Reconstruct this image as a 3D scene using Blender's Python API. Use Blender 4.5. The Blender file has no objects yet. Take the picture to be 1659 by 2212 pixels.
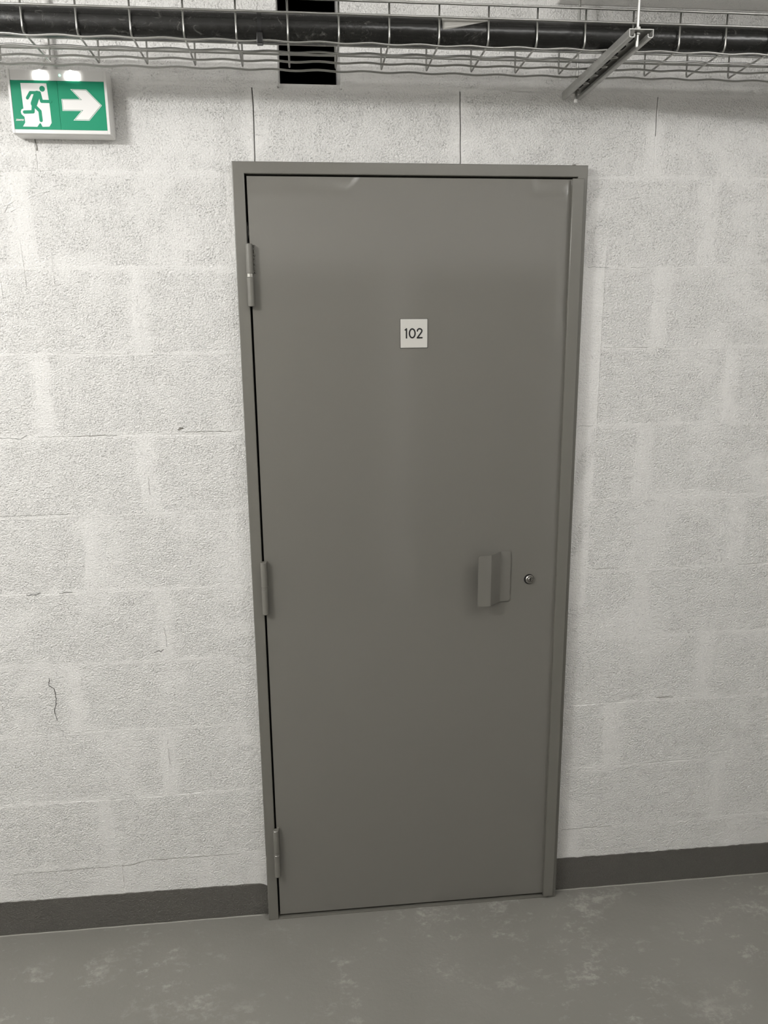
import bpy, bmesh, math, random
from mathutils import Vector, Matrix
random.seed(7)
C = bpy.context.scene.collection
S = bpy.context.scene

# ------------------------------------------------------------------ camera
cam_d = bpy.data.cameras.new('camera')
cam = bpy.data.objects.new('camera', cam_d); C.objects.link(cam)
cam.location = (-0.27462, -1.96073, 1.63587)
cam.rotation_euler = (1.34905, 0.009859, -0.103017)
cam_d.sensor_fit = 'HORIZONTAL'; cam_d.sensor_width = 36.0
cam_d.lens = 36.0 * 1660.0 / 1659.0
cam_d.clip_start = 0.02
S.camera = cam

# ------------------------------------------------------------------ world, lamps, exposure
w = bpy.data.worlds.new('world'); S.world = w; w.use_nodes = True
w.node_tree.nodes['Background'].inputs[0].default_value = (1, .98, .94, 1)
w.node_tree.nodes['Background'].inputs[1].default_value = 0.02
def tube_lamp(name, xs, y, z, power, radius, col=(1, .988, .972)):
    # a short row of soft bulbs: throws light up, down and sideways like a bare tube
    for x in xs:
        d = bpy.data.lights.new(name, 'POINT'); d.energy = power / len(xs); d.shadow_soft_size = radius; d.color = col
        o = bpy.data.objects.new(name, d); C.objects.link(o); o.location = (x, y, z)
tube_lamp('ceiling_lamp_left', (-1.78, -1.62, -1.46), -1.45, 2.34, 60.0, .035)
tube_lamp('fill_light_middle', (.05, .30, .55), -1.30, 2.50, 8.5, .06)  # unseen lamp added as frontal fill for wall and door
tube_lamp('ceiling_lamp_right', (1.30, 1.60), -1.60, 2.46, 18.0, .08)
S.view_settings.view_transform = 'Standard'
S.view_settings.look = 'None'
S.view_settings.gamma = 1.0
S.view_settings.use_curve_mapping = False
S.view_settings.exposure = 0.08

# ------------------------------------------------------------------ materials
def mat(name, col=(.8, .8, .8), rough=.5, metal=0.0, spec=.5):
    m = bpy.data.materials.new(name); m.use_nodes = True
    b = m.node_tree.nodes['Principled BSDF']
    b.inputs['Base Color'].default_value = (*col, 1)
    b.inputs['Roughness'].default_value = rough
    b.inputs['Metallic'].default_value = metal
    b.inputs['Specular IOR Level'].default_value = spec
    return m
class NT:
    def __init__(s, m): s.t = m.node_tree; s.n = s.t.nodes; s.b = s.n['Principled BSDF']
    def add(s, ty, **kw):
        n = s.n.new(ty)
        for k, v in kw.items():
            if hasattr(n, k): setattr(n, k, v)
        return n
    def link(s, a, b): s.t.links.new(a, b)
    def val(s, sock, x):
        if hasattr(x, 'is_output'): s.link(x, sock)
        else: sock.default_value = x
    def math(s, op, a, b=0.0, clamp=False):
        n = s.add('ShaderNodeMath', operation=op, use_clamp=clamp)
        s.val(n.inputs[0], a); s.val(n.inputs[1], b); return n.outputs[0]
    def noise(s, vec, scale, detail=2.0, rough=.5, dist=0.0):
        n = s.add('ShaderNodeTexNoise'); s.link(vec, n.inputs['Vector'])
        n.inputs['Scale'].default_value = scale; n.inputs['Detail'].default_value = detail
        n.inputs['Roughness'].default_value = rough; n.inputs['Distortion'].default_value = dist
        return n.outputs['Fac']
    def voro(s, vec, scale, feature='F1'):
        n = s.add('ShaderNodeTexVoronoi', feature=feature); s.link(vec, n.inputs['Vector'])
        n.inputs['Scale'].default_value = scale; return n.outputs['Distance']
    def maprange(s, x, a, b, c=0.0, d=1.0, smooth=True):
        n = s.add('ShaderNodeMapRange', interpolation_type='SMOOTHSTEP' if smooth else 'LINEAR')
        s.val(n.inputs[0], x); s.val(n.inputs[1], a); s.val(n.inputs[2], b); s.val(n.inputs[3], c); s.val(n.inputs[4], d)
        return n.outputs[0]
    def mapping(s, vec, scale=(1, 1, 1), rot=(0, 0, 0)):
        n = s.add('ShaderNodeMapping'); s.link(vec, n.inputs[0])
        n.inputs['Scale'].default_value = scale; n.inputs['Rotation'].default_value = rot
        return n.outputs[0]
    def pos(s): return s.add('ShaderNodeNewGeometry').outputs['Position']
    def ramp(s, x, stops):
        n = s.add('ShaderNodeValToRGB'); s.link(x, n.inputs[0]); e = n.color_ramp.elements
        while len(e) < len(stops): e.new(.5)
        for q, (p, c) in zip(e, stops): q.position = p; q.color = (*c, 1)
        return n.outputs[0]
    def bump(s, h, strength=1.0, dist=.001, prev=None):
        n = s.add('ShaderNodeBump'); s.link(h, n.inputs['Height'])
        n.inputs['Strength'].default_value = strength; n.inputs['Distance'].default_value = dist
        if prev is not None: s.link(prev, n.inputs['Normal'])
        return n.outputs[0]

WALLC = (.855, .847, .826)
def wall_mat(name, base=WALLC, blocks=True, amp=1.0, rough=.55):
    m = mat(name, base, rough, spec=.35); t = NT(m); p = t.pos()
    # world-space paint-over-concrete relief: grain, pores, brush strokes
    grain = t.noise(t.mapping(p, (1, 1, 1.25), (0, math.radians(30), 0)), 170, 4.0, .68, .12)
    big = t.noise(t.mapping(p, (1, 1, 1.3), (0, math.radians(30), 0)), 70, 3, .6, .1)
    fine = t.noise(p, 420, 2, .6)
    lumps = t.noise(p, 40, 3, .55)
    pore_sel = t.noise(p, 26, 3, .6)
    pores = t.math('MULTIPLY', t.maprange(t.noise(p, 240, 2, .6), .58, .67), t.maprange(pore_sel, .40, .62))
    cell = t.voro(t.mapping(p, (1, 1, 1.2), (0, math.radians(30), 0)), 230)
    rough_h = t.math('ADD', t.math('MULTIPLY', grain, .9), t.math('MULTIPLY', fine, .55))
    rough_h = t.math('ADD', rough_h, t.math('MULTIPLY', cell, -.8))
    rough_h = t.math('ADD', rough_h, t.math('MULTIPLY', big, .8))
    rough_h = t.math('SUBTRACT', rough_h, t.math('MULTIPLY', pores, .9))
    strokes = t.noise(t.mapping(p, (1, 1, .3), (0, math.radians(50), 0)), 90, 3, .6, .5)
    smooth_h = t.math('ADD', t.math('MULTIPLY', strokes, .30), t.math('MULTIPLY', lumps, .55))
    smooth_h = t.math('ADD', smooth_h, t.math('MULTIPLY', grain, .5))
    if blocks:
        a = t.add('ShaderNodeUVMap', uv_map='across'); b = t.add('ShaderNodeUVMap', uv_map='upward')
        sa = t.add('ShaderNodeSeparateXYZ'); t.link(a.outputs[0], sa.inputs[0])
        sb = t.add('ShaderNodeSeparateXYZ'); t.link(b.outputs[0], sb.inputs[0])
        dx = t.math('MINIMUM', sa.outputs[0], sa.outputs[1])
        dz = t.math('MINIMUM', sb.outputs[0], sb.outputs[1])
        wob = t.noise(p, 14, 3, .6); wob2 = t.noise(p, 22, 2)
        mx = t.maprange(t.math('ADD', dx, t.math('MULTIPLY', t.math('SUBTRACT', wob, .5), .07)), .012, .034)
        mz = t.maprange(t.math('ADD', dz, t.math('MULTIPLY', t.math('SUBTRACT', wob2, .5), .05)), .000, .010)
        at = t.add('ShaderNodeAttribute', attribute_type='OBJECT', attribute_name='coarseness')
        patch = t.maprange(t.math('ADD', t.noise(p, 5.5, 3, .6), t.math('MULTIPLY', at.outputs['Fac'], .30)), .52, .66)
        k = t.math('MULTIPLY', t.math('MULTIPLY', mx, mz), t.math('MAXIMUM', patch, t.math('MULTIPLY', at.outputs['Fac'], .35)))
        # brushed mortar smear beside the right jamb
        k = t.math('ADD', t.math('MULTIPLY', k, .48), .50)
    else:
        k = .46
    h = t.math('ADD', t.math('MULTIPLY', rough_h, k), t.math('MULTIPLY', smooth_h, t.math('SUBTRACT', 1.0, k)))
    h2 = t.math('MULTIPLY', t.noise(p, 7, 2, .5), 1.0)
    n1 = t.bump(h2, .8, .004 * amp)
    n2 = t.bump(h, 1.0, .0029 * amp, n1)
    t.link(n2, t.b.inputs['Normal'])
    pore_shade = t.math('MULTIPLY', pores, k)  # shade inside the pores, painted in as darker base colour
    mix = t.add('ShaderNodeMix', data_type='RGBA'); t.link(t.math('MULTIPLY', pore_shade, .30), mix.inputs[0])
    mix.inputs[6].default_value = (*base, 1); mix.inputs[7].default_value = (base[0]*.45, base[1]*.44, base[2]*.42, 1)
    t.link(mix.outputs[2], t.b.inputs['Base Color'])
    return m
M = {}
M['block'] = wall_mat('painted_block')
M['mortar'] = wall_mat('painted_mortar', blocks=False, amp=.9)
M['plaster'] = wall_mat('painted_plaster', blocks=False, amp=.9)
M['skirt'] = wall_mat('skirting_paint', (.125, .120, .106), blocks=False, amp=1.5, rough=.5)
M['raw'] = mat('raw_concrete', (.10, .10, .095), .9)
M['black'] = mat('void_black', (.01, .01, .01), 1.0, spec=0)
M['hairline'] = mat('hairline_grey', (.22, .21, .19), 1.0, spec=0)  # lighter grey for fine cracks, joint lines and the pock
M['crack'] = mat('crack_dark', (.06, .058, .05), 1.0, spec=0)  # near-black for the wider cracks

def floor_mat():
    m = mat('floor_paint', (.25, .245, .22), .42); t = NT(m); p = t.pos()
    q = t.mapping(p, (.7, 1.0, 1))
    a = t.noise(q, 8.0, 5, .68, .15); b = t.noise(q, 42, 6, .75, .25); c = t.noise(p, 95, 4, .7)
    v = t.math('ADD', t.math('MULTIPLY', a, .55), t.math('MULTIPLY', b, .45))
    v = t.math('ADD', v, t.math('MULTIPLY', t.math('SUBTRACT', c, .5), .16))
    scuff = t.maprange(v, .515, .65, 0, .85)
    sel = t.maprange(t.noise(p, 3.2, 3, .6), .36, .60)
    scuff = t.math('MULTIPLY', scuff, sel)
    mix = t.add('ShaderNodeMix', data_type='RGBA'); t.link(scuff, mix.inputs[0])
    col = t.ramp(t.noise(p, 1.7, 3, .55), [(.3, (.218, .211, .190)), (.7, (.262, .254, .232))])
    t.link(col, mix.inputs[6]); mix.inputs[7].default_value = (.42, .41, .375, 1)
    t.link(mix.outputs[2], t.b.inputs['Base Color'])
    t.link(t.math('ADD', t.math('MULTIPLY', b, .35), .28), t.b.inputs['Roughness'])
    t.link(t.bump(t.math('ADD', c, t.math('MULTIPLY', b, 1.5)), .5, .001), t.b.inputs['Normal'])
    return m
M['floor'] = floor_mat()

def steel_paint(name, col=(.182, .176, .156), rough=.12, wav=.0004):
    m = mat(name, col, rough, spec=.8); t = NT(m); p = t.pos()
    h1 = t.noise(t.mapping(p, (1.2, 1, .35)), 4.5, 2, .5)
    n1 = t.bump(h1, 1.0, wav * 3)
    h2 = t.noise(p, 420, 2, .5)
    t.link(t.bump(h2, .08, .0003, n1), t.b.inputs['Normal'])
    sc = t.maprange(t.noise(t.mapping(p, (1, 1, 1)), 16, 5, .7, .6), .66, .82, 0, .10)
    mix = t.add('ShaderNodeMix', data_type='RGBA'); t.link(sc, mix.inputs[0])
    mix.inputs[6].default_value = (*col, 1); mix.inputs[7].default_value = (.3, .29, .26, 1)
    t.link(mix.outputs[2], t.b.inputs['Base Color'])
    return m
M['leaf'] = steel_paint('door_paint')
M['frame'] = steel_paint('frame_paint', (.166, .161, .141), .20, .0005)
M['hinge'] = steel_paint('hinge_paint', (.18, .175, .154), .20, .0004)
M['zinc'] = mat('zinc_wire', (.44, .44, .42), .34, 1.0)
def galv():
    m = mat('galvanised_steel', (.42, .42, .40), .40, .55); t = NT(m)
    v = t.noise(t.pos(), 60, 3, .6)
    t.link(t.maprange(v, .3, .7, .28, .5), t.b.inputs['Roughness'])
    return m
M['galv'] = galv()
M['chrome'] = mat('chrome', (.62, .61, .58), .16, 1.0)
M['keyhole'] = mat('keyhole_dark', (.004, .004, .004), .8)
def pipe_mat():
    m = mat('black_plastic', (.012, .012, .011), .33, spec=.5); t = NT(m); p = t.pos()
    q = t.mapping(p, (1, 1, 1.6))
    s = t.maprange(t.noise(q, 34, 7, .78, 1.6), .55, .78)
    s2 = t.maprange(t.noise(t.mapping(p, (.8, 1, 2.5), (0, .5, 0)), 90, 4, .7, 2.0), .62, .80)
    s = t.math('ADD', s, t.math('MULTIPLY', s2, .6), True)
    s = t.math('MULTIPLY', s, t.maprange(t.noise(p, 6, 2), .38, .62))
    mix = t.add('ShaderNodeMix', data_type='RGBA'); t.link(t.math('MULTIPLY', s, .95), mix.inputs[0])
    mix.inputs[6].default_value = (.012, .012, .011, 1); mix.inputs[7].default_value = (.20, .195, .18, 1)
    t.link(mix.outputs[2], t.b.inputs['Base Color'])
    t.link(t.math('ADD', t.math('MULTIPLY', s, .35), .27), t.b.inputs['Roughness'])
    t.link(t.bump(t.noise(p, 24, 2), .5, .004), t.b.inputs['Normal'])
    return m
M['pipe'] = pipe_mat()
M['tie'] = mat('tie_nylon', (.012, .012, .012), .3)
M['white_pl'] = mat('white_plastic', (.80, .79, .77), .35)
M['pvc'] = mat('white_pvc', (.72, .71, .69), .4)
M['green'] = mat('sign_green', (.005, .285, .150), .5, spec=.25)
M['green_dk'] = mat('sign_green_line', (.01, .22, .12), .4)
M['signwhite'] = mat('sign_white', (.86, .85, .83), .4)
M['plate'] = mat('plate_white', (.62, .61, .57), .35)
M['ink'] = mat('ink_black', (.01, .01, .01), .5)
def emis(name, col, s):
    m = mat(name, (1, 1, 1), .3); b = m.node_tree.nodes['Principled BSDF']
    b.inputs['Emission Color'].default_value = (*col, 1); b.inputs['Emission Strength'].default_value = s
    return m
M['led'] = emis('led_lit', (1, .99, .95), 5.0)
M['ledgreen'] = emis('status_led_lit', (.3, .9, .6), 1.5)

# ------------------------------------------------------------------ helpers
WL = {}
def empty(name, loc, label=None, cat=None, kind=None, group=None):
    o = bpy.data.objects.new(name, None); C.objects.link(o); o.location = loc
    o.empty_display_size = .05; WL[o.name] = Vector(loc)
    if label: o['label'] = label
    if cat: o['category'] = cat
    if kind: o['kind'] = kind
    if group: o['group'] = group
    return o
def obj(name, bm, m, parent=None, label=None, cat=None, kind=None, smooth=False):
    bmesh.ops.recalc_face_normals(bm, faces=bm.faces[:])
    vs = [v.co.copy() for v in bm.verts]
    c = Vector([(min(v[i] for v in vs) + max(v[i] for v in vs)) / 2 for i in range(3)])
    for v in bm.verts: v.co -= c
    me = bpy.data.meshes.new(name); bm.to_mesh(me); bm.free()
    if m is not None: me.materials.append(M[m] if isinstance(m, str) else m)
    if smooth:
        for p in me.polygons: p.use_smooth = True
        if smooth == 'auto':
            try: me.set_sharp_from_angle(angle=math.radians(22))
            except Exception: pass
    o = bpy.data.objects.new(name, me); C.objects.link(o)
    WL[o.name] = c
    if parent is not None:
        o.parent = parent; o.location = c - WL[parent.name]
    else: o.location = c
    if label: o['label'] = label
    if cat: o['category'] = cat
    if kind: o['kind'] = kind
    return o
def box(bm, x0, x1, y0, y1, z0, z1, bev=0.0, seg=2):
    r = bmesh.ops.create_cube(bm, size=1.0)
    for v in r['verts']:
        v.co = Vector(((x0 + x1) / 2 + v.co.x * (x1 - x0), (y0 + y1) / 2 + v.co.y * (y1 - y0), (z0 + z1) / 2 + v.co.z * (z1 - z0)))
    if bev:
        es = list({e for v in r['verts'] for e in v.link_edges})
        bmesh.ops.bevel(bm, geom=es, offset=bev, segments=seg, profile=.5, affect='EDGES')
    return bm
def bxo(name, a, m, parent=None, bev=0.0, **k):
    return obj(name, box(bmesh.new(), *a, bev), m, parent, **k)
def tube(bm, pts, r, n=10, caps=True):
    pts = [Vector(p) for p in pts]; rings = []
    d0 = (pts[1] - pts[0]).normalized()
    up = Vector((0, 0, 1)) if abs(d0.z) < .9 else Vector((0, 1, 0))
    for i, p in enumerate(pts):
        d = (pts[min(i + 1, len(pts) - 1)] - pts[max(i - 1, 0)]).normalized()
        s = d.cross(up)
        if s.length < 1e-4: s = Vector((1, 0, 0))
        s.normalize(); u = s.cross(d).normalized(); up = u
        rings.append([bm.verts.new(p + r * (math.cos(2*math.pi*k/n) * s + math.sin(2*math.pi*k/n) * u)) for k in range(n)])
    for a, b in zip(rings, rings[1:]):
        for k in range(n): bm.faces.new((a[k], a[(k+1) % n], b[(k+1) % n], b[k]))
    if caps:
        bm.faces.new(rings[0][::-1]); bm.faces.new(rings[-1])
    return bm
def prism(bm, pts, y0, y1):
    """outline in (x, z), extruded from y0 (front) to y1 (back)"""
    a = [bm.verts.new((x, y0, z)) for x, z in pts]; b = [bm.verts.new((x, y1, z)) for x, z in pts]
    bm.faces.new(a); bm.faces.new(b[::-1])
    for i in range(len(pts)):
        j = (i + 1) % len(pts); bm.faces.new((a[i], b[i], b[j], a[j]))
    return bm
def stroke(bm, pts, wd, y0, y1, rnd=True):
    """flat stroke along (x, z) points with round joints and ends"""
    for (ax, az), (bx_, bz) in zip(pts, pts[1:]):
        L = math.hypot(bx_ - ax, bz - az); dx, dz = (bx_ - ax) / L, (bz - az) / L
        out = []
        a0 = math.atan2(dz, dx)
        if rnd:
            for k in range(9): t = a0 + math.pi/2 + math.pi * k / 8; out.append((ax + wd/2*math.cos(t), az + wd/2*math.sin(t)))
            for k in range(9): t = a0 - math.pi/2 + math.pi * k / 8; out.append((bx_ + wd/2*math.cos(t), bz + wd/2*math.sin(t)))
        else:
            nx, nz = -dz * wd/2, dx * wd/2
            out = [(ax+nx, az+nz), (ax-nx, az-nz), (bx_-nx, bz-nz), (bx_+nx, bz+nz)]
        prism(bm, out, y0, y1)
        y0 -= .00001
    return bm

# ------------------------------------------------------------------ setting
XL, XR, YF, ZC = -3.0, 3.4, -2.75, 2.56      # corridor extents
SOF = 2.394                                 # soffit of the beam on the right
T = .20                                     # block thickness
HX0, HX1, HZ0, HZ1 = -.3105, -.168, 2.217, 2.497   # hole in the wall
DX0, DX1, DZ = -.420, .420, 2.030                  # door opening
ROW = [.006 + .2 * k for k in range(0, 14)]
ROW[0] = 0.0; ROW[10] = 2.016; ROW[11] = 2.206; ROW[12] = 2.395; ROW[13] = ZC

fl = obj('floor', box(bmesh.new(), XL - .2, XR + .2, YF - .2, T, -.12, 0.0), 'floor', kind='structure')
# back wall core with openings, recessed behind the blocks
core = bmesh.new(); Y0 = .016
for a in ((XL, DX0, 0, DZ), (DX1, XR, 0, DZ), (XL, XR, DZ, HZ0), (XL, HX0, HZ0, HZ1), (HX1, XR, HZ0, HZ1), (XL, XR, HZ1, ZC)):
    box(core, a[0], a[1], Y0, T, a[2], a[3])
wall = obj('wall_back', core, 'mortar', kind='structure', label='white painted concrete block wall around the grey door')
obj('wall_left', box(bmesh.new(), XL - .15, XL, YF, T, 0, ZC), 'plaster', kind='structure')
obj('wall_right', box(bmesh.new(), XR, XR + .15, YF, T, 0, ZC), 'plaster', kind='structure')
obj('wall_front', box(bmesh.new(), XL - .15, XR + .15, YF - .15, YF, 0, ZC), 'plaster', kind='structure')
obj('ceiling', box(bmesh.new(), XL - .15, XR + .15, YF - .15, T, ZC, ZC + .15), 'plaster', kind='structure')
obj('trim_1', box(bmesh.new(), .340, XR, -.62, 0, SOF, ZC, .004), 'plaster', kind='structure', label='plastered bulkhead under the ceiling at the right')
# two invented doors with white wall between, added for door_1 to reflect
for n_, (a_, b_) in enumerate(((-.73, .20), (.34, 1.27))):
    reflect_door = empty('door_%d' % (n_ + 2), ((a_ + b_) / 2, YF, 0), 'invented grey door opposite, added for its reflection', None, 'structure')
    ob = bmesh.new(); prism(ob, [(a_, 0), (a_ + .03, 0), (a_ + .03, 2.01), (b_ - .03, 2.01), (b_ - .03, 0), (b_, 0), (b_, 2.04), (a_, 2.04)], YF - .002, YF + .03)
    obj('frame', ob, 'frame', reflect_door); bxo('leaf', (a_ + .034, b_ - .034, YF + .002, YF + .022, .012, 2.005), 'leaf', reflect_door, .002)
# dark shaft behind the hole
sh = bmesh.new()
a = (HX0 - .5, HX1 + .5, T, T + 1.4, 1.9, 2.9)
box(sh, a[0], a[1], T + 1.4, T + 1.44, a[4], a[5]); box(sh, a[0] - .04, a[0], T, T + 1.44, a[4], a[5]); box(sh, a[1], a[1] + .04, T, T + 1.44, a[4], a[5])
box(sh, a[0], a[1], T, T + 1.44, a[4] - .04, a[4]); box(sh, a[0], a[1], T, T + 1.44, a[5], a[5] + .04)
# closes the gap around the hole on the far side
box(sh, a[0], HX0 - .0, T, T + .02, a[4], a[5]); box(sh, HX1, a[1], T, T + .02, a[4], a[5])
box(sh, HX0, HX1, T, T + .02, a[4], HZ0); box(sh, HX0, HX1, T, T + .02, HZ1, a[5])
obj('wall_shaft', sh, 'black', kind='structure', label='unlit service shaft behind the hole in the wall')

def wobz(k, x):   # the irregular line of a bed joint
    if k <= 0 or k >= 13: return 0.0
    return .0016 * math.sin(5.1 * x + k * 1.7) + .0011 * math.sin(17.3 * x + k * 2.9) + .0007 * math.sin(41 * x + k)
def wobx(k, j, z): return .0012 * math.sin(23 * z + j * 3.1 + k) + .0006 * math.sin(71 * z + j * 1.3)

def block_mesh(k, x0, x1, j0, j1, gx0, gx1, yf, g=.0011, sx0=None, sx1=None, zt=None):
    """one block: wobbly outline, rounded arris; (x0, x1) clipped extents, (sx0, sx1) the full joint positions"""
    bm = bmesh.new()
    ua = bm.loops.layers.uv.new('across'); ub = bm.loops.layers.uv.new('upward')
    L = x1 - x0; n = max(2, int(L / .035)); rows = 5
    zt = zt if zt is not None else ROW[k + 1]
    sx0 = x0 if sx0 is None else sx0; sx1 = x1 if sx1 is None else sx1
    def P(i, r, ins, y):
        s = i / n; q = r / rows
        xa = x0 + gx0 + ins; xb = x1 - gx1 - ins
        zb = ROW[k] + g + ins; zz = zt - g - ins
        x = xa + (xb - xa) * s; z = zb + (zz - zb) * q
        if gx0 > 0: x += wobx(k, j0, z) * (1 - s)
        if gx1 > 0: x += wobx(k, j1, z) * s
        z += wobz(k, x) * (1 - q) + (wobz(k + 1, x) * q if zt == ROW[k + 1] else 0)
        return Vector((x, y, z))
    gr = [[bm.verts.new(P(i, r, .0012, yf + .0004 * math.sin(9 * i + 5 * r + k + j0))) for i in range(n + 1)] for r in range(rows + 1)]
    for r in range(rows):
        for i in range(n): bm.faces.new((gr[r][i], gr[r][i+1], gr[r+1][i+1], gr[r+1][i]))
    loop = [(i, 0) for i in range(n)] + [(n, r) for r in range(rows)] + [(i, rows) for i in range(n, 0, -1)] + [(0, r) for r in range(rows, 0, -1)]
    a = [gr[r][i] for i, r in loop]
    b = [bm.verts.new(P(i, r, 0, yf + .0013)) for i, r in loop]
    c = [bm.verts.new(P(i, r, 0, Y0 - .0002)) for i, r in loop]
    m = len(loop)
    for i in range(m):
        j = (i + 1) % m
        bm.faces.new((a[j], a[i], b[i], b[j])); bm.faces.new((b[j], b[i], c[i], c[j]))
    for f in bm.faces:
        for l in f.loops:
            x, z = l.vert.co.x, l.vert.co.z
            l[ua].uv = (x - sx0, sx1 - x); l[ub].uv = (z - ROW[k], ROW[k + 1] - z)
    return bm

# vertical joints read off the photograph, one list per course (x in metres)
J = {0: [-.827, -.449, .48, .98], 1: [-.861, -.36, .418, .918], 2: [-1.175, -.675, .588, 1.088], 3: [-.91, -.41, .348, .848], 4: [-1.16, -.66, .643, 1.143],
     5: [-1.325, -.825, .407, .907], 6: [-1.174, -.674, .626, 1.126], 7: [-.909, -.409, .351, .851], 8: [-1.164, -.664, .644, 1.144], 9: [-.92, -.42, .254, .754],
     10: [-.863, -.372, .116, .603], 11: [-1.10, -.62, .30, .80], 12: [-.85, -.35, .12, .60]}
COARSE = {(8, -.664): 1.0, (8, -1.164): .75, (7, -.909): .75, (7, -1.409): .9, (6, -.674): .95, (6, -1.174): .7, (5, -.825): .45, (5, -1.325): .85,
          (9, -.92): .35, (9, .254): .8, (8, .144): .9, (8, .644): .45, (7, .351): .6, (7, .851): .7, (6, .126): .6, (6, .626): .45, (5, .407): .55,
          (0, .48): .9, (0, -.827): .35, (2, .588): .6, (3, .848): .45, (4, .643): .5}
OPENJ = {(10, -.372), (10, .116)}      # joints left open above the door
HALF = {(10, .603), (10, -.863)}
mort = bmesh.new()
def mortar_v(x, k, zb, zt, y):
    n = 4; wd = .0035
    a = []
    for i in range(n + 1):
        z = zb + (zt - zb) * i / n; d = wobx(k, x, z)
        a.append([mort.verts.new((x + d - wd, y, z)), mort.verts.new((x + d + wd, y, z)), mort.verts.new((x + d + wd, Y0, z)), mort.verts.new((x + d - wd, Y0, z))])
    for p, q in zip(a, a[1:]):
        for i in range(4): mort.faces.new((p[i], p[(i+1) % 4], q[(i+1) % 4], q[i]))
    mort.faces.new(a[0]); mort.faces.new(a[-1][::-1])
def wander(t, seed):
    return .5 * math.sin(3.7 * t + seed * 2.3) + .35 * math.sin(9.1 * t + seed * 1.1) + .3 * math.sin(23.0 * t + seed * 4.7) + .2 * math.sin(61.0 * t + seed)
def depth(t, seed): return -.0005 + .0042 * max(0.0, wander(t, seed) - .35)
rnd = random.Random(3)
for k in range(13):
    js = sorted(J[k])
    while js[0] > XL: js.insert(0, js[0] - (.5 if k != 10 else .49))
    while js[-1] < XR: js.append(js[-1] + .5)
    # joints inside the door opening that would leave slivers are harmless: pieces are clipped below
    opens = []
    if ROW[k] < DZ - .03: opens.append((DX0, DX1))
    if k in (11, 12): opens.append((HX0, HX1))
    for idx, (a0, a1) in enumerate(zip(js, js[1:])):
        if a1 < XL or a0 > XR: continue
        key = (k, round(a0, 3)); co = COARSE.get(key, rnd.uniform(.4, .8)); yf = rnd.uniform(-.0009, .0004)
        segs = [(max(a0, XL), min(a1, XR))]
        for (o0, o1) in opens:
            ns = []
            for s0, s1 in segs:
                if s1 <= o0 or s0 >= o1: ns.append((s0, s1)); continue
                if s0 < o0: ns.append((s0, o0))
                if s1 > o1: ns.append((o1, s1))
            segs = ns
        for s0, s1 in segs:
            if s1 - s0 < .012: continue
            wide = .0011 if (k, round(a0, 3)) in OPENJ else .0009
            wide1 = .0011 if (k, round(a1, 3)) in OPENJ else .0010
            g0 = wide if s0 == a0 else 0.0; g1 = wide1 if s1 == a1 else 0.0
            zt = None
            if k == 12 and HX0 - .5 < s0 and s1 <= HX1 + .5 and False: zt = HZ1
            bm = block_mesh(k, s0, s1, a0, a1, g0, g1, yf, sx0=a0, sx1=a1, zt=zt)
            o = obj('concrete_block', bm, 'block', wall, smooth='auto'); o['coarseness'] = co
        x = a1
        if any(o0 < x < o1 for o0, o1 in opens) or x > XR: continue
        key1 = (k, round(x, 3))
        if key1 in OPENJ: continue
        zb, zt = ROW[k] - .0025, ROW[k + 1] + .0025
        if key1 in HALF: mortar_v(x, k, zb, zb + .10, .0006); continue
        a = []; n = 14
        for i in range(n + 1):
            z = zb + (zt - zb) * i / n; d = wobx(k, x, z); wd = .0030 + .0012 * wander(z * 1.3, x + 5); y = depth(z * 2, x * 3 + k) + .00018
            a.append([mort.verts.new((x + d - wd, y, z)), mort.verts.new((x + d + wd, y, z)), mort.verts.new((x + d + wd, Y0, z)), mort.verts.new((x + d - wd, Y0, z))])
        for p, q in zip(a, a[1:]):
            for i in range(4): mort.faces.new((p[i], p[(i+1) % 4], q[(i+1) % 4], q[i]))
        mort.faces.new(a[0]); mort.faces.new(a[-1][::-1])
        # mortar smeared wide over the joint, tapering into the block faces
        if -1.4 < x < 1.4 and 1 <= k <= 10:
            sm = bmesh.new(); w_ = rnd.uniform(.018, .032); off = rnd.uniform(-.010, .014); nx_, nz_ = 10, 16; g = []
            for r in range(nz_ + 1):
                z = zb + (zt - zb) * r / nz_; row = []
                e0 = -w_ + off + .006 * wander(z * 3, x + 1); e1 = w_ + off + .006 * wander(z * 3, x + 9)
                for i in range(nx_ + 1):
                    q = i / nx_; prof_ = min(1.0, 3.0 * min(q, 1 - q)); vv = min(1.0, 5 * min(r, nz_ - r) / nz_)
                    y = .0012 - .0020 * (prof_ ** .6) * (.75 + .25 * vv) + .0005 * wander(z * 5 + q, x) * prof_
                    row.append(sm.verts.new((x + e0 + (e1 - e0) * q, y, z)))
                g.append(row)
            for r in range(nz_):
                for i in range(nx_): sm.faces.new((g[r][i], g[r][i+1], g[r+1][i+1], g[r+1][i]))
            for f_ in sm.faces: f_.normal_update()
            obj('mortar_smear', sm, 'plaster', wall, smooth=True)
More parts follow.
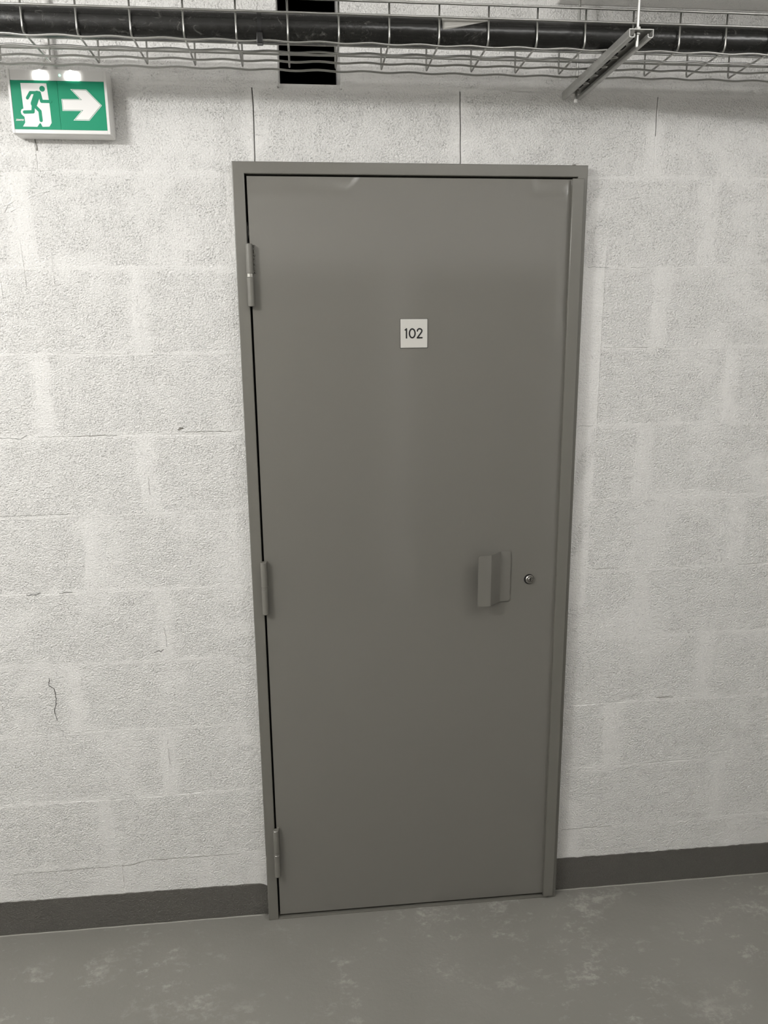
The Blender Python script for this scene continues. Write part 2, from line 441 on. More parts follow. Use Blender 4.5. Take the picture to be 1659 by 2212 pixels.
# bed joints: mortar strip whose depth wanders from just proud to a few millimetres deep
for k in range(1, 13):
    zc = ROW[k]; opens = []
    if zc < DZ: opens.append((DX0, DX1))
    if HZ0 - .02 < zc < HZ1: opens.append((HX0 - .004, HX1 + .004))
    segs = [(XL, XR)]
    for (o0, o1) in opens:
        ns = []
        for s0, s1 in segs:
            if s1 <= o0 or s0 >= o1: ns.append((s0, s1)); continue
            if s0 < o0: ns.append((s0, o0))
            if s1 > o1: ns.append((o1, s1))
        segs = ns
    for s0, s1 in segs:
        n = max(1, int((s1 - s0) / .02)); a = []
        for i in range(n + 1):
            xx = s0 + (s1 - s0) * i / n; z = zc + wobz(k, xx); hw = .0030 + .0012 * wander(xx, k + 3); y = depth(xx, k)
            a.append([mort.verts.new((xx, y, z - hw)), mort.verts.new((xx, y, z + hw * 1.3)), mort.verts.new((xx, Y0, z + hw)), mort.verts.new((xx, Y0, z - hw))])
        for p, q in zip(a, a[1:]):
            for i in range(4): mort.faces.new((p[i], p[(i+1) % 4], q[(i+1) % 4], q[i]))
        mort.faces.new(a[0]); mort.faces.new(a[-1][::-1])
obj('mortar', mort, 'mortar', wall, kind='stuff')
bxo('lintel_block', (HX0 - .0005, HX1 + .0005, .0006, Y0, HZ1, ZC - .001), 'mortar', wall, .001)

# plastered band beside the right jamb, ending in a thin ridge
pb = bmesh.new(); pts = []
zs = [.9, 1.1, 1.34, 1.45, 1.6, 1.8, 1.9, 1.97]
xs = [.482, .485, .4885, .489, .4895, .490, .493, .496]
for z, x in zip(zs, xs): pts.append((x, z))
prism(pb, [(.4235, .9)] + pts + [(.4235, 1.97)], -.0006, .001)
for z0, z1, x0, x1 in zip(zs[2:], zs[3:], xs[2:], xs[3:]):
    tube(pb, [(x0, -.0004, z0), (x1, -.0004, z1)], .0011, 8)
obj('plaster_band', pb, 'plaster', wall, smooth='auto')
# thin cracks in the paint, jagged and open
def crack(pts, wd=.0011, m='crack'):
    bm = bmesh.new(); q = []
    for i, ((x, z), (x2, z2)) in enumerate(zip(pts, pts[1:])):
        n = max(2, int(math.hypot(x2 - x, z2 - z) / .006))
        for s in range(n):
            t = s / n; q.append((x + (x2 - x) * t + rnd.uniform(-.0012, .0012), z + (z2 - z) * t + rnd.uniform(-.0012, .0012)))
    q.append(pts[-1])
    for (x, z), (x2, z2) in zip(q, q[1:]):
        L = math.hypot(x2 - x, z2 - z); 
        if L < 1e-5: continue
        nx, nz = -(z2 - z) / L * wd * rnd.uniform(.25, .6), (x2 - x) / L * wd * rnd.uniform(.25, .6)
        prism(bm, [(x + nx, z + nz), (x - nx, z - nz), (x2 - nx, z2 - nz), (x2 + nx, z2 + nz)], -.00125, .0006)
    obj('crack', bm, m, wall)
crack([(-.967, .772), (-.9698, .752), (-.957, .741), (-.955, .712), (-.964, .672), (-.959, .650)])
crack([(-1.10, 1.212), (-.95, 1.2125), (-.87, 1.213)], .0007, 'hairline')
crack([(-1.30, 1.413), (-1.05, 1.412), (-1.00, 1.407), (-.97, 1.404), (-.955, 1.413)], .0008)
crack([(-.93, 1.409), (-.86, 1.408), (-.80, 1.409), (-.74, 1.409)], .0006, 'hairline')
crack([(-1.00, 1.004), (-.975, 1.003), (-.965, 1.009)], .0012); crack([(-.92, 1.005), (-.885, 1.006)], .0008)
crack([(-.692, .83), (-.68, .834), (-.675, .831), (-.668, .838)], .0009)
crack([(-.672, 1.30), (-.672, 1.255)], .0008, 'hairline'); crack([(-.662, .90), (-.658, .84)], .0007, 'hairline'); crack([(-.676, .57), (-.674, .50)], .0009, 'hairline')
crack([(-.864, 2.086), (-.863, 2.062)], .0020, 'hairline')
crack([(-1.12, .192), (-1.0, .1935), (-.80, .196), (-.76, .206), (-.62, .206), (-.50, .207)], .0007, 'hairline')
crack([(.445, .204), (.52, .206), (.60, .205)], .0007, 'hairline')
crack([(.445, 1.807), (.47, 1.806), (.50, 1.806)], .0008, 'hairline'); crack([(.56, 1.806), (.60, 1.8065)], .0005, 'hairline')
crack([(.44, 1.407), (.48, 1.407)], .0005, 'hairline'); crack([(.71, .616), (.76, .615)], .0010, 'hairline')
crack([(-.575, 1.413), (-.46, 1.413)], .0007, 'hairline')
crack([(.50, 1.012), (.56, 1.013)], .0007, 'hairline')
# raised drips and trowel ridges under the paint at the upper left
for dpts in ([(-.978, 1.860), (-.976, 1.80), (-.973, 1.735)], [(-.922, 1.868), (-.920, 1.82), (-.918, 1.765)], [(-.855, 1.842), (-.854, 1.80), (-.853, 1.770)],
             [(-.950, 1.928), (-.940, 1.945), (-.918, 1.958), (-.896, 1.975), (-.878, 1.983)], [(-.935, 1.930), (-.912, 1.943), (-.890, 1.962), (-.865, 1.972), (-.845, 1.975)]):
    bm = bmesh.new(); tube(bm, [(x, .0001, z) for x, z in dpts], .0012, 8); obj('paint_ridge', bm, 'plaster', wall, smooth=True)
# chipped pock in the blockwork left of the door
pk = bmesh.new()
for i in range(9):
    a = i * 2.1 + rnd.uniform(-.6, .6); r = rnd.uniform(.001, .0075)
    m_ = Matrix.Translation((-.584 + r * math.cos(a), -.0010, 1.422 + .7 * r * math.sin(a))) @ Matrix.Diagonal((1, .35, .8, 1))
    bmesh.ops.create_icosphere(pk, subdivisions=2, radius=rnd.uniform(.0010, .0030), matrix=m_)
obj('chipped_hole', pk, 'hairline', wall, smooth=True)

# grey painted skirting bands, wobbly top edge
def skirt(name, x0, x1, round_end=False):
    bm = bmesh.new(); n = int((x1 - x0) / .012); r2 = random.Random(5)
    top = []
    for i in range(n + 1):
        x = x0 + (x1 - x0) * i / n
        z = .1055 + .0016 * math.sin(3 * x) + r2.uniform(-.0011, .0011)
        if round_end and i > n - 3: z -= (.001, .004, .012)[i - n + 2]
        top.append((x, z))
    a = [bm.verts.new((x, -.0032, z)) for x, z in top]; a2 = [bm.verts.new((x, .001, z + .0008)) for x, z in top]
    b = [bm.verts.new((x, -.0032, 0)) for x, z in top]; 
    for i in range(n):
        bm.faces.new((b[i], b[i+1], a[i+1], a[i])); bm.faces.new((a[i], a[i+1], a2[i+1], a2[i]))
    e = [bm.verts.new((x1, .001, 0)), bm.verts.new((x0, .001, 0))]
    bm.faces.new((b[-1], e[0], a2[-1], a[-1])); bm.faces.new((b[0], a[0], a2[0], e[1]))
    return obj(name, bm, 'skirt', kind='structure', smooth='auto', label='dark grey painted skirting band on the block wall')
skirt('baseboard_left', XL, -.4262, True)
skirt('baseboard_right', .4262, XR)
# bead of dust and paint where wall meets floor
def bead(name, x0, x1):
    bm = bmesh.new(); r3 = random.Random(9); pts = []
    x = x0
    while x < x1: pts.append((x, -.0045 + r3.uniform(-.0006, .0006), .0003)); x += .03
    pts.append((x1, -.0045, .0003)); tube(bm, pts, .0020, 6)
    m = mat('floor_edge', (.34, .33, .30), .7)
    obj(name, bm, m, kind='structure', smooth=True)
bead('trim_2', XL, -.43); bead('trim_3', .43, XR)

# ------------------------------------------------------------------ the door
door = empty('door_1', (0, 0, 0), 'grey painted steel door numbered 102 in its steel frame', 'door', 'structure')
YJ, YL = -.029, -.024
fb = bmesh.new()
prism(fb, [(-.4253, 0), (-.3972, 0), (-.3972, 2.0125), (.4005, 2.0125), (.4005, 0), (.4253, 0), (.4253, 2.0395), (-.4253, 2.0395)], YJ, .10)
bmesh.ops.recalc_face_normals(fb, faces=fb.faces[:])
bmesh.ops.bevel(fb, geom=[e for e in fb.edges if all(abs(v.co.y - YJ) < 1e-6 for v in e.verts)], offset=.0020, segments=2, profile=.5, affect='EDGES')
obj('frame', fb, 'frame', door)
bxo('gap_shade_box', (-.3990, .4020, .0, .10, .0, 2.0135), 'keyhole', door)  # black box behind the leaf: shade of the gap put into its colour
bxo('threshold', (-.3972, .4005, -.0285, .0, 0, .0045), 'frame', door, .001, smooth='auto')
# leaf: subdivided front so the sheet keeps a slight bow
lf = bmesh.new(); nx, nz = 20, 44; x0, x1, z0, z1 = -.3925, .3960, .0125, 2.0085
def bow(x, z): return -.0007 * math.sin(3.1 * (x + .39) / .79 * 1.0) * math.sin(math.pi * z / 2.0) + .0003 * math.sin(9 * x + 2 * z)
g = []
for r in range(nz + 1):
    g.append([lf.verts.new((x0 + .0012 + (x1 - x0 - .0024) * i / nx, YL + bow(x0 + (x1 - x0) * i / nx, z0 + (z1 - z0) * r / nz), z0 + .0012 + (z1 - z0 - .0024) * r / nz)) for i in range(nx + 1)])
for r in range(nz):
    for i in range(nx): lf.faces.new((g[r][i], g[r][i+1], g[r+1][i+1], g[r+1][i]))
loop = [(i, 0) for i in range(nx)] + [(nx, r) for r in range(nz)] + [(i, nz) for i in range(nx, 0, -1)] + [(0, r) for r in range(nz, 0, -1)]
prev = [g[r][i] for i, r in loop]
for dd, yy in ((.0004, .0005), (.0, .0014), (.0, .020)):
    cur = []
    for (i, r) in loop:
        v = g[r][i].co; x = v.x; z = v.z; q = .0012 - dd
        if i == 0: x -= q
        if i == nx: x += q
        if r == 0: z -= q
        if r == nz: z += q
        cur.append(lf.verts.new((x, YL + yy, z)))
    for i in range(len(loop)):
        j = (i + 1) % len(loop); lf.faces.new((prev[j], prev[i], cur[i], cur[j]))
    prev = cur
lf.faces.new(prev)
leaf = obj('leaf', lf, 'leaf', door, smooth='auto')
# closing strip covering the gap on the lock side
bxo('closing_strip', (.3855, .4150, -.0365, -.0243, .0090, 2.0085), 'frame', door, .0016, smooth='auto')
# paint lump on the head
lp = bmesh.new(); bmesh.ops.create_icosphere(lp, subdivisions=2, radius=.006, matrix=Matrix.Translation((.392, -.021, 2.0395)) @ Matrix.Diagonal((1, 1, .55, 1)))
obj('paint_lump', lp, 'frame', door, smooth=True)
# hinges
def hinge(zc, half, ring):
    h = empty('hinge', (-.3935, -.0400, zc)); h.parent = door; h.location = Vector((-.3935, -.0400, zc)); WL[h.name] = Vector((-.3935, -.0400, zc))
    X, Y, R = -.3935, -.0375, .0084
    for (a, b, sx) in ((zc + .0035, zc + half, 1), (zc - half, zc - .0035, -1)):
        bm = bmesh.new()
        # teardrop knuckle: round barrel with a tail to the leaf (upper) or to the frame (lower)
        prof = []
        for k in range(15):
            t = math.radians(-60 + 300 * k / 14) if sx > 0 else math.radians(-60 + 300 * k / 14)
            prof.append((R * math.cos(t), R * math.sin(t)))
        # tail direction towards +x (leaf) or -x (frame), and back to the sheet
        prof = [(R * math.cos(math.radians(t)), R * math.sin(math.radians(t))) for t in range(60, 361, 20)]
        prof = [p for p in prof]
        prof.append((R * 1.02, .004)); prof.append((R * 1.12, .0135)); prof.append((R * .45, .0135))
        if sx < 0: prof = [(-px, py) for px, py in prof][::-1]
        rings = []
        for (z, s) in ((a, .86), (a + .0012, 1), (b - .0012, 1), (b, .86)):
            rings.append([bm.verts.new((X + px * s, Y + (py * s if py < .01 else py), z)) for px, py in prof])
        for p, q in zip(rings, rings[1:]):
            for i in range(len(prof)):
                j = (i + 1) % len(prof); bm.faces.new((p[i], p[j], q[j], q[i]))
        bm.faces.new(rings[0]); bm.faces.new(rings[-1])
        obj('knuckle', bm, 'hinge', h, smooth='auto')
    bm = bmesh.new(); tube(bm, [(X, Y, zc - .0036), (X, Y, zc + .0036)], R * .93, 20)
    obj('washer', bm, 'chrome' if ring else 'hinge', h, smooth='auto', label='bare bright metal washer' if ring else None)
    if ring:
        bm = bmesh.new(); r4 = random.Random(2)
        for i in range(26):
            zz = zc + .008 + .060 * i / 25
            bmesh.ops.create_icosphere(bm, subdivisions=1, radius=r4.uniform(.0016, .0030), matrix=Matrix.Translation((X + .0105 + r4.uniform(-.001, .0015), YL - .002, zz)))
        obj('weld_bead', bm, 'hinge', h, smooth=True)
hinge(1.7855, .0715, True); hinge(1.0070, .0710, False); hinge(.2245, .0740, False)
# pull handle: Z-bent plate
def bent_plate():
    bm = bmesh.new()
    t = .0028
    # profile in x,y: base flat on the leaf, web running out to the left, outer grip flat
    base_r, base_l, web, tip = .2600, .2320, .1985, .1640
    yb, yo = YL - .0016 - t / 2, -.0630
    path = [(base_r, yb), (.2370, yb), (.2315, yb - .002), (.2270, yb - .0065), (web + .004, yo + .0055), (web, yo + .0012), (web - .006, yo), (tip, yo)]
    zt0, zb0 = 1.0800, .9400
    L, Rr = [], []
    for i, p in enumerate(path):
        a = path[max(0, i - 1)]; b = path[min(len(path) - 1, i + 1)]
        d = Vector((b[0] - a[0], b[1] - a[1])).normalized(); n = Vector((-d.y, d.x)) * t / 2
        L.append((p[0] + n.x, p[1] + n.y)); Rr.append((p[0] - n.x, p[1] - n.y))
    def zz(i, top):
        if i == 0 or i == len(path) - 1: c = .003 
        else: c = 0
        return (zt0 - c) if top else (zb0 + c)
    # extra stations near both ends for rounded corners
    def stations():
        st = []
        def lerp(a, b, t): return (a[0] + (b[0] - a[0]) * t, a[1] + (b[1] - a[1]) * t)
        r = .007
        for ang in (0, 25, 50, 75, 90):
            dx = r * (1 - math.sin(math.radians(ang))); dz = r * (1 - math.cos(math.radians(90 - ang)))
            st.append((dx, dz))
        return st
    secs = []   # (left xy, right xy, inset z)
    r = .006
    for ang in (0, 22, 45, 67, 90):
        d = r * (1 - math.cos(math.radians(ang))); c = r * (1 - math.sin(math.radians(ang)))
        secs.append(((L[0][0] - d, L[0][1]), (Rr[0][0] - d, Rr[0][1]), c))
    for i in range(1, len(path) - 1): secs.append((L[i], Rr[i], 0))
    for ang in (90, 67, 45, 22, 0):
        d = r * (1 - math.cos(math.radians(ang))); c = r * (1 - math.sin(math.radians(ang)))
        secs.append(((L[-1][0] + d, L[-1][1]), (Rr[-1][0] + d, Rr[-1][1]), c))
    rings = []
    for l, q, c in secs:
        rings.append([bm.verts.new((l[0], l[1], zb0 + c)), bm.verts.new((q[0], q[1], zb0 + c)), bm.verts.new((q[0], q[1], zt0 - c)), bm.verts.new((l[0], l[1], zt0 - c))])
    for p, q in zip(rings, rings[1:]):
        for i in range(4): bm.faces.new((p[i], p[(i+1) % 4], q[(i+1) % 4], q[i]))
    bm.faces.new(rings[0][::-1]); bm.faces.new(rings[-1])
    bmesh.ops.bevel(bm, geom=[e for e in bm.edges if e.calc_face_angle(0) > 1.0], offset=.0005, segments=1, affect='EDGES')
    return bm
obj('pull_handle', bent_plate(), 'leaf', door, smooth='auto', label='bent steel plate pull handle')
# lock cylinder
lk = empty('lock', (.3145, YL, .9985)); lk.parent = door
def disc(x, z, r, ya, yb, n=28, bev=0.0):
    bm = bmesh.new()
    rr = [(ya, r - bev), (ya + bev, r), (yb, r)] if bev else [(ya, r), (yb, r)]
    rings = [[bm.verts.new((x + q * math.cos(2*math.pi*k/n), y, z + q * math.sin(2*math.pi*k/n))) for k in range(n)] for y, q in rr]
    for p, q in zip(rings, rings[1:]):
        for k in range(n): bm.faces.new((p[k], p[(k+1) % n], q[(k+1) % n], q[k]))
    bm.faces.new(rings[0]); bm.faces.new(rings[-1])
    return bm
obj('cylinder_hole', disc(.3130, .9985, .0140, YL - .0016, YL + .002), 'keyhole', lk, label='black gap around the lock cylinder')
obj('cylinder_ring', disc(.3150, .9985, .0118, YL - .0060, YL, bev=.0018), 'chrome', lk, smooth='auto', label='chrome lock ring')
obj('cylinder_gap', disc(.3153, .9987, .0070, YL - .0064, YL - .003), 'keyhole', lk)
obj('cylinder_plug', disc(.3153, .9987, .0064, YL - .0074, YL - .003, bev=.0010), 'chrome', lk, smooth='auto')
obj('keyway', box(bmesh.new(), .3142, .3166, YL - .0077, YL - .004, .9945, 1.0035, .0008), 'keyhole', lk)
# number plate
PX0, PX1, PZ0, PZ1 = -.0335, .0338, 1.6132, 1.6826
pl = bxo('number_plate', (PX0, PX1, YL - .0026, YL + .001, PZ0, PZ1), 'plate', door, .0008, smooth='auto', label='pale square plate reading 102')
bxo('plate_backing', (PX0 - .0008, PX1 + .0010, YL - .0013, YL + .001, PZ0 - .0010, PZ1 + .0008), 'ink', pl)
yd0, yd1 = YL - .0029, YL - .0020
sw = .0036
d1 = stroke(bmesh.new(), [(-.0229, 1.6556), (-.0199, 1.6582), (-.0187, 1.6590)], sw * .9, yd0, yd1, False); stroke(d1, [(-.0187, 1.6605), (-.0187, 1.6358)], sw, yd0, yd1, False)
obj('digit_one', d1, 'ink', pl)
z0_ = [(-.0043 + .0070 * math.cos(t), 1.6482 + .0106 * math.sin(t)) for t in [2 * math.pi * k / 28 for k in range(29)]]
obj('digit_zero', stroke(bmesh.new(), z0_, sw, yd0, yd1), 'ink', pl)
t2 = [(.0141 - .0056 * math.cos(t), 1.6541 + .0050 * math.sin(t)) for t in [math.radians(-5 + 12 * k) for k in range(0, 17)]]
t2 = [(x, z) for x, z in t2] + [(.0188, 1.6512), (.0170, 1.6485), (.0086, 1.6376)]
d2 = stroke(bmesh.new(), t2, sw, yd0, yd1); stroke(d2, [(.0068, 1.6374), (.0214, 1.6374)], sw, yd0 - .0004, yd1, False)
obj('digit_two', d2, 'ink', pl)

# ------------------------------------------------------------------ emergency exit sign
sg = empty('exit_sign', (-.7905, 0, 2.085), 'green and white emergency exit sign with running figure and arrow, below the wire tray', 'exit sign')
SX0, SX1, SZ0, SZ1, SY = -.8960, -.6845, 2.0850, 2.2150, -.0500
bxo('housing', (SX0, SX1, SY + .004, -.0012, SZ0, SZ1 + .004), 'white_pl', sg, .004, smooth='auto')
bz = bmesh.new()
for a in ((SX0 + .001, -.8897, SZ0 + .001, SZ1), (-.6915, SX1 - .001, SZ0 + .001, SZ1), (-.8897, -.6915, SZ0 + .001, 2.0940)):
    box(bz, a[0], a[1], SY - .0020, SY + .006, a[2], a[3], .0008)
obj('bezel', bz, 'white_pl', sg, smooth='auto')
bxo('lamp_strip', (-.8897, -.6915, SY - .0005, SY + .006, 2.1930, SZ1), 'white_pl', sg, .0010, smooth='auto')
bxo('sign_panel', (-.8893, -.7914, SY - .0012, SY + .005, 2.0942, 2.1922), 'green', sg)
bxo('sign_panel', (-.7908, -.6918, SY - .0012, SY + .005, 2.0942, 2.1928), 'green', sg)
py = SY - .0013
pic = bmesh.new()
prism(pic, [(-.8682, 2.1871), (-.8137, 2.1874), (-.8117, 2.1559), (-.811, 2.1476), (-.8102, 2.108), (-.8158, 2.1002), (-.8303, 2.0997), (-.8335, 2.1069), (-.8359, 2.1068), (-.8415, 2.0995), (-.8718, 2.0997), (-.8662, 2.1079), (-.8665, 2.1193), (-.8723, 2.1245), (-.8733, 2.1298), (-.8712, 2.1344), (-.8671, 2.1359)], py - .0003, py + .0005)
obj('doorway_symbol', pic, 'signwhite', sg)
run = disc(-.8234, 2.1764, .0058, py - .0006, py)
q = py - .0006
stroke(run, [(-.8300, 2.1683), (-.8490, 2.1683), (-.8565, 2.1573)], .0062, q, py)
stroke(run, [(-.8350, 2.1655), (-.8438, 2.1460)], .0135, q - .00005, py)
stroke(run, [(-.8300, 2.1668), (-.8272, 2.1511), (-.8085, 2.1511)], .0064, q - .0001, py)
stroke(run, [(-.8450, 2.1469), (-.8474, 2.1298), (-.8655, 2.1289)], .0068, q - .00015, py)
stroke(run, [(-.8440, 2.1430), (-.8326, 2.1312), (-.8321, 2.1125)], .0068, q - .0002, py)
obj('running_figure', run, 'green', sg)
def arrow(pts, lay, m, name):
    o = obj(name, prism(bmesh.new(), pts, py - .0003 - .0002 * lay, py + .0003), m, sg)
def inset(pts, d):
    n = len(pts); out = []
    A = sum(pts[i][0] * pts[(i+1) % n][1] - pts[(i+1) % n][0] * pts[i][1] for i in range(n)); s = 1 if A > 0 else -1
    for i in range(n):
        p0, p1, p2 = Vector(pts[i-1]), Vector(pts[i]), Vector(pts[(i+1) % n])
        a = (p1 - p0).normalized(); b = (p2 - p1).normalized()
        na = Vector((-a.y, a.x)) * s; nb = Vector((-b.y, b.x)) * s
        m_ = (na + nb); m_ = m_ / m_.length_squared * 2
        out.append(tuple(p1 + m_ * d))
    return out
AR = [(-.7640, 2.1768), (-.7301, 2.1766), (-.6993, 2.1450), (-.7290, 2.1136), (-.7630, 2.1137), (-.7445, 2.1330), (-.7845, 2.1328), (-.7846, 2.1566), (-.7455, 2.1571)]
arrow(AR, 0, 'signwhite', 'arrow_outline'); arrow(inset(AR, .0011), 1, 'green_dk', 'arrow_line'); arrow(inset(AR, .0019), 2, 'signwhite', 'arrow')
def led(pts, name='lamp_lens'):
    bm = prism(bmesh.new(), pts, SY - .0045, SY + .001)
    obj(name, bm, 'led', sg, label='glowing white lamp lens')
led([(-.8394, 2.1950), (-.8394, 2.2090), (-.8253, 2.2145), (-.8100, 2.2080), (-.8100, 2.1950)])
led([(-.7728, 2.1975), (-.7728, 2.2070), (-.7603, 2.2145), (-.7427, 2.2090), (-.7427, 2.1950), (-.7670, 2.1950)])
obj('status_lamp', disc(-.7840, 2.2041, .0022, SY - .0020, SY + .001, 14), 'ledgreen', sg)
tx = bpy.data.curves.new('maker_text', 'FONT'); tx.body = 'ZEMPER'; tx.size = .0050; tx.extrude = .0001; tx.shear = .3; tx.offset = .00012
to = bpy.data.objects.new('maker_text', tx); C.objects.link(to)
dg = bpy.context.evaluated_depsgraph_get(); me = bpy.data.meshes.new_from_object(to.evaluated_get(dg)); C.objects.unlink(to); bpy.data.objects.remove(to)
me.materials.clear(); me.materials.append(M['signwhite'])
tt = bpy.data.objects.new('maker_text', me); C.objects.link(tt); tt.parent = sg
wd = max(v.co.x for v in me.vertices)
tt.rotation_euler = (math.pi / 2, 0, 0); tt.scale = (.0172 / wd, 1, 1)
tt.location = Vector((-.8858, py - .0002, 2.1112)) - Vector(sg.location)

# conduit feeding the sign
cd = empty('conduit', (-.8115, -.010, 2.22), 'pale plastic conduit rising from the exit sign to the ceiling', 'conduit')
bm = bmesh.new(); tube(bm, [(-.8115, -.0100, 2.2195), (-.8115, -.0100, ZC)], .0082, 18); obj('conduit_tube', bm, 'pvc', cd, smooth='auto')
bxo('conduit_clip', (-.8225, -.8005, -.0195, .0, 2.445, 2.460), 'pvc', cd, .002, smooth='auto')

# ------------------------------------------------------------------ wire mesh cable tray
TX0, P_, TZ = -.7839, .1, 2.2084
YB = [-.2762, -.2195, -.1650, -.1118]
kmin, kmax = -16, 33
tray = empty('cable_tray', (.1, -.194, TZ), 'zinc wire mesh cable tray running along the wall above the door', 'cable tray')
wr = .0021
def long_wire(y, z, wave, inward=0.0, kind_y=False):
    bm = bmesh.new(); pts = []; n = (kmax - kmin) * 8
    for i in range(n + 1):
        s = kmin - .5 + (kmax - kmin) * i / n
        x = TX0 + P_ * s; ph = math.cos(2 * math.pi * (s - .12))
        zz = z - (wave * ph if not kind_y else 0.15 * wave * ph); yy = y - (wave * ph if kind_y else 0)
        pts.append((x, yy + .0050 * (x - TX0) * 0, zz - .0009 * (x - TX0) * 0))
    tube(bm, pts, wr * 1.08, 8)
    return obj('lengthwise_wire', bm, 'zinc', tray, smooth=True)
for y in YB: long_wire(y, TZ - .0016, .0014)
long_wire(YB[0] - .0035, TZ + .0485, .0007, kind_y=True); long_wire(YB[0] - .0030, TZ + .0728, .0007, kind_y=True)
long_wire(YB[3] + .0035, TZ + .030, .0007, kind_y=True); long_wire(YB[3] + .0035, TZ + .0500, .0007, kind_y=True); long_wire(YB[3] + .0030, TZ + .0728, .0007, kind_y=True)
cw0 = None
r_ = .011; z0 = TZ + .0028
pts = [(0, YB[0] - .001, TZ + .0725), (0, YB[0] - .001, z0 + r_)]
for a in (22, 45, 67): t = math.radians(a); pts.append((0, YB[0] - .001 + r_ * (1 - math.cos(t)), z0 + r_ * (1 - math.sin(t))))
pts += [(0, YB[0] - .001 + r_, z0), (0, YB[3] + .001 - .006, z0), (0, YB[3] + .001 - .0015, z0 + .002), (0, YB[3] + .001, z0 + .007), (0, YB[3] + .001, TZ + .0725)]
for k in range(kmin, kmax):
    x = TX0 + P_ * k
    if cw0 is None:
        bm = bmesh.new(); tube(bm, [(x, b, c) for a, b, c in pts], wr * .95, 8); cw0 = obj('cross_wire', bm, 'zinc', tray, smooth=True)
    else:
        o = cw0.copy(); C.objects.link(o); o.location.x += P_ * (k - kmin)

# black pipe lying in the tray
pipe = empty('pipe', (.1, -.2462, 2.2398), 'scuffed black plastic pipe lying in the wire tray', 'pipe')
def pcen(x): return (-.2462 + .0008 * math.sin(2.1 * x), 2.2398 + .0007 * math.sin(3.3 * x))
bm = bmesh.new(); tube(bm, [(-2.35 + i * 4.9 / 79, *pcen(-2.35 + i * 4.9 / 79)) for i in range(80)], .0262, 28)
obj('pipe_tube', bm, 'pipe', pipe, smooth='auto')
M['pale_grey'] = mat('pale_wedge', (.38, .37, .345), .3)  # pale grey for the wedge-shaped area on the pipe
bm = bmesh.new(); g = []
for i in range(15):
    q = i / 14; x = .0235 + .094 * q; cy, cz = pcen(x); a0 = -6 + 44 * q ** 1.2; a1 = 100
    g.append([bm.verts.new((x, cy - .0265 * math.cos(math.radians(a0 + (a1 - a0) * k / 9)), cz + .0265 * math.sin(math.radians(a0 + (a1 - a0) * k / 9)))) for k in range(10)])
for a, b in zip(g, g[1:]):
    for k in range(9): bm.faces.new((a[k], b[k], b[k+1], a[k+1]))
o = obj('pale_patch', bm, 'pale_grey', pipe, smooth=True, label='pale wedge-shaped patch on top of the pipe')
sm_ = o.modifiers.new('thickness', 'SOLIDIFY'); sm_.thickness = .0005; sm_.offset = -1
# cable tie round it
tie = empty('cable_tie', (-.339, -.246, 2.213), 'black cable tie strapped round the pipe left of the wall hole', 'cable tie')
bm = bmesh.new(); n = 40; R0 = .0276
rings = []
for k in range(n):
    a = 2 * math.pi * k / n
    c_, s_ = math.cos(a), math.sin(a)
    rings.append([bm.verts.new((-.339 + dx, -.2462 + rr * c_, 2.2396 + rr * s_)) for dx, rr in ((-.0042, .0264), (-.0042, R0), (.0042, R0), (.0042, .0264))])
for k in range(n):
    p, q = rings[k], rings[(k + 1) % n]
    for i in range(4): bm.faces.new((p[i], p[(i+1) % 4], q[(i+1) % 4], q[i]))
obj('strap', bm, 'tie', tie, smooth='auto')
bm = bmesh.new(); box(bm, -.3450, -.3330, -.2830, -.2650, 2.2010, 2.2200, .0015)
obj('tie_head', bm, 'tie', tie, smooth='auto')

# ------------------------------------------------------------------ trapeze hanger: slotted channel on two threaded rods
hg = empty('tray_hanger', (.3815, -.21, 2.184), 'galvanised slotted channel hung on two threaded rods under the tray', 'hanger bracket')
CX, CW, CZ0, CZ1, CY0, CY1 = .3820, .0240, 2.1875, 2.2028, -.4020, -.0120
prof = [(-CW, CZ1), (-CW, CZ0 + .003), (-CW + .0012, CZ0 + .0008), (-CW + .0035, CZ0), (-CW + .0085, CZ0), (-CW + .0108, CZ0 + .0010), (-CW + .0115, CZ0 + .0035), (-CW + .0115, CZ0 + .0070),
        (-CW + .0100, CZ0 + .0070), (-CW + .0100, CZ0 + .0038), (-CW + .0092, CZ0 + .0022), (-CW + .0080, CZ0 + .0016), (-CW + .0038, CZ0 + .0016), (-CW + .0022, CZ0 + .0024), (-CW + .0016, CZ0 + .0040), (-CW + .0016, CZ1 - .0016)]
full = prof + [(-x, z) for x, z in prof[::-1]]
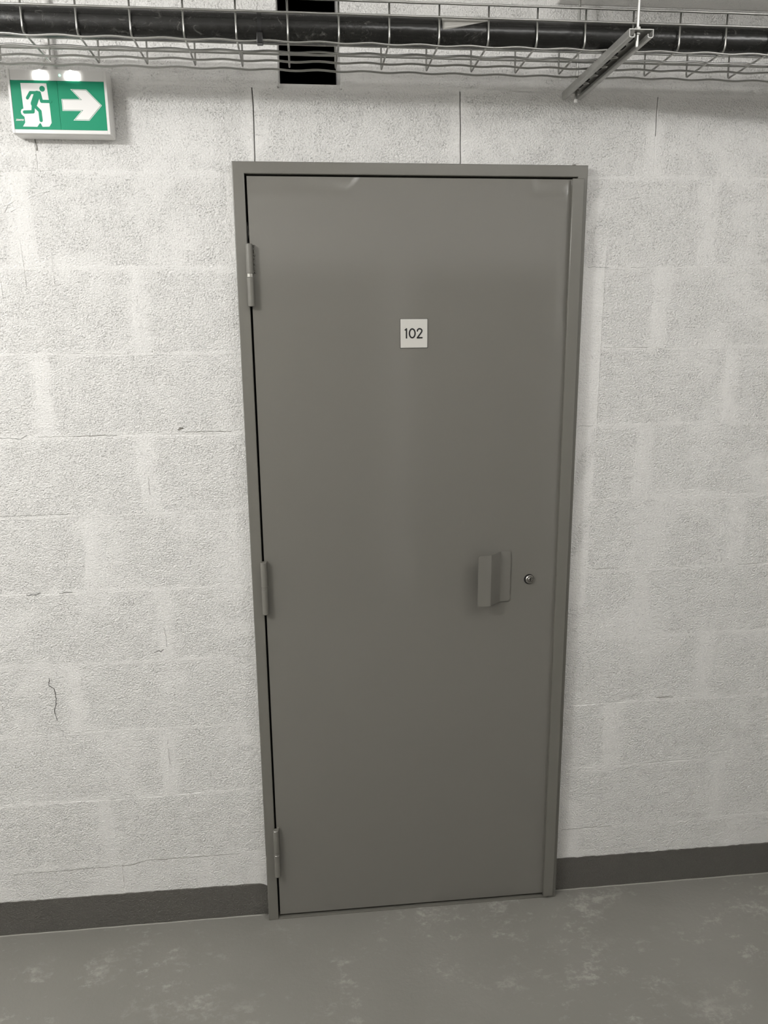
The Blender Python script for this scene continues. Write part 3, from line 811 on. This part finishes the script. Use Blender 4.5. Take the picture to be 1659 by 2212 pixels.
# order: left outer down, lip, inner up, across under web, right inner down, lip, outer up
bm = bmesh.new()
ring0 = [bm.verts.new((CX + x, CY0, z)) for x, z in full]; ring1 = [bm.verts.new((CX + x, CY1, z)) for x, z in full]
for i in range(len(full)):
    j = (i + 1) % len(full); bm.faces.new((ring0[i], ring0[j], ring1[j], ring1[i]))
for rg in (ring0, ring1):
    for i in range(7):
        bm.faces.new((rg[i], rg[i+1], rg[14-i], rg[15-i])); bm.faces.new((rg[31-i], rg[30-i], rg[17+i], rg[16+i]))
    bm.faces.new((rg[0], rg[15], rg[16], rg[31]))
obj('channel', bm, 'galv', hg, smooth='auto')
sl = bmesh.new(); y = CY0 + .040
while y < CY1 - .06:
    p_ = []
    for k in range(9): t = math.radians(180 + 180 * k / 8); p_.append((CX + .0055 * math.cos(t), y + .0055 + .0055 * math.sin(t)))
    for k in range(9): t = math.radians(180 * k / 8); p_.append((CX + .0055 * math.cos(t), y + .0215 + .0055 * math.sin(t)))
    a = [sl.verts.new((px, qy, CZ1 - .0021)) for px, qy in p_]; b = [sl.verts.new((px, qy, CZ1 - .0016)) for px, qy in p_]
    sl.faces.new(a); sl.faces.new(b[::-1])
    for i in range(len(p_)): j = (i + 1) % len(p_); sl.faces.new((a[i], a[j], b[j], b[i]))
    y += .040
obj('slots', sl, 'keyhole', hg, label='dark slots')
for (x, y, zb) in ((.3800, -.3880, 2.176), (.3830, -.0420, 2.178)):
    bm = bmesh.new(); pts = []; z = zb
    tube(bm, [(x, y, zb), (x, y, SOF)], .0029, 12)
    z = zb
    # thread ridges near the nut
    for i in range(18):
        zz = zb + .0012 + i * .0014
        tube(bm, [(x, y, zz), (x, y, zz + .0007)], .0033, 12)
    rod = obj('threaded_rod', bm, 'zinc', hg, smooth='auto')
    for zn in (2.1970, 2.2045):
        nb = bmesh.new(); tube(nb, [(x, y, zn), (x, y, zn + .0050)], .0058, 6); obj('nut', nb, 'zinc', rod)
    nb = bmesh.new(); tube(nb, [(x, y, 2.2020), (x, y, 2.2035)], .0085, 18); obj('washer', nb, 'zinc', rod, smooth='auto')
bm = bmesh.new(); tube(bm, [(.3830, -.0420, 2.1730), (.3830, -.0420, 2.1800)], .0046, 14)
obj('rod_cap', bm, 'white_pl', hg, smooth='auto', label='white plastic rod end cap')
for y in YB[0:]:
    bm = bmesh.new()
    tube(bm, [(CX - .018, y - .001, CZ1 - .0065), (CX + .002, y - .001, CZ1 - .0065), (CX + .0062, y + .0005, CZ1 - .0065), (CX + .0072, y + .0045, CZ1 - .0065), (CX + .0045, y + .0080, CZ1 - .0065), (CX - .008, y + .0085, CZ1 - .0065)], .0018, 8)
    obj('clip', bm, 'zinc', hg, smooth=True)
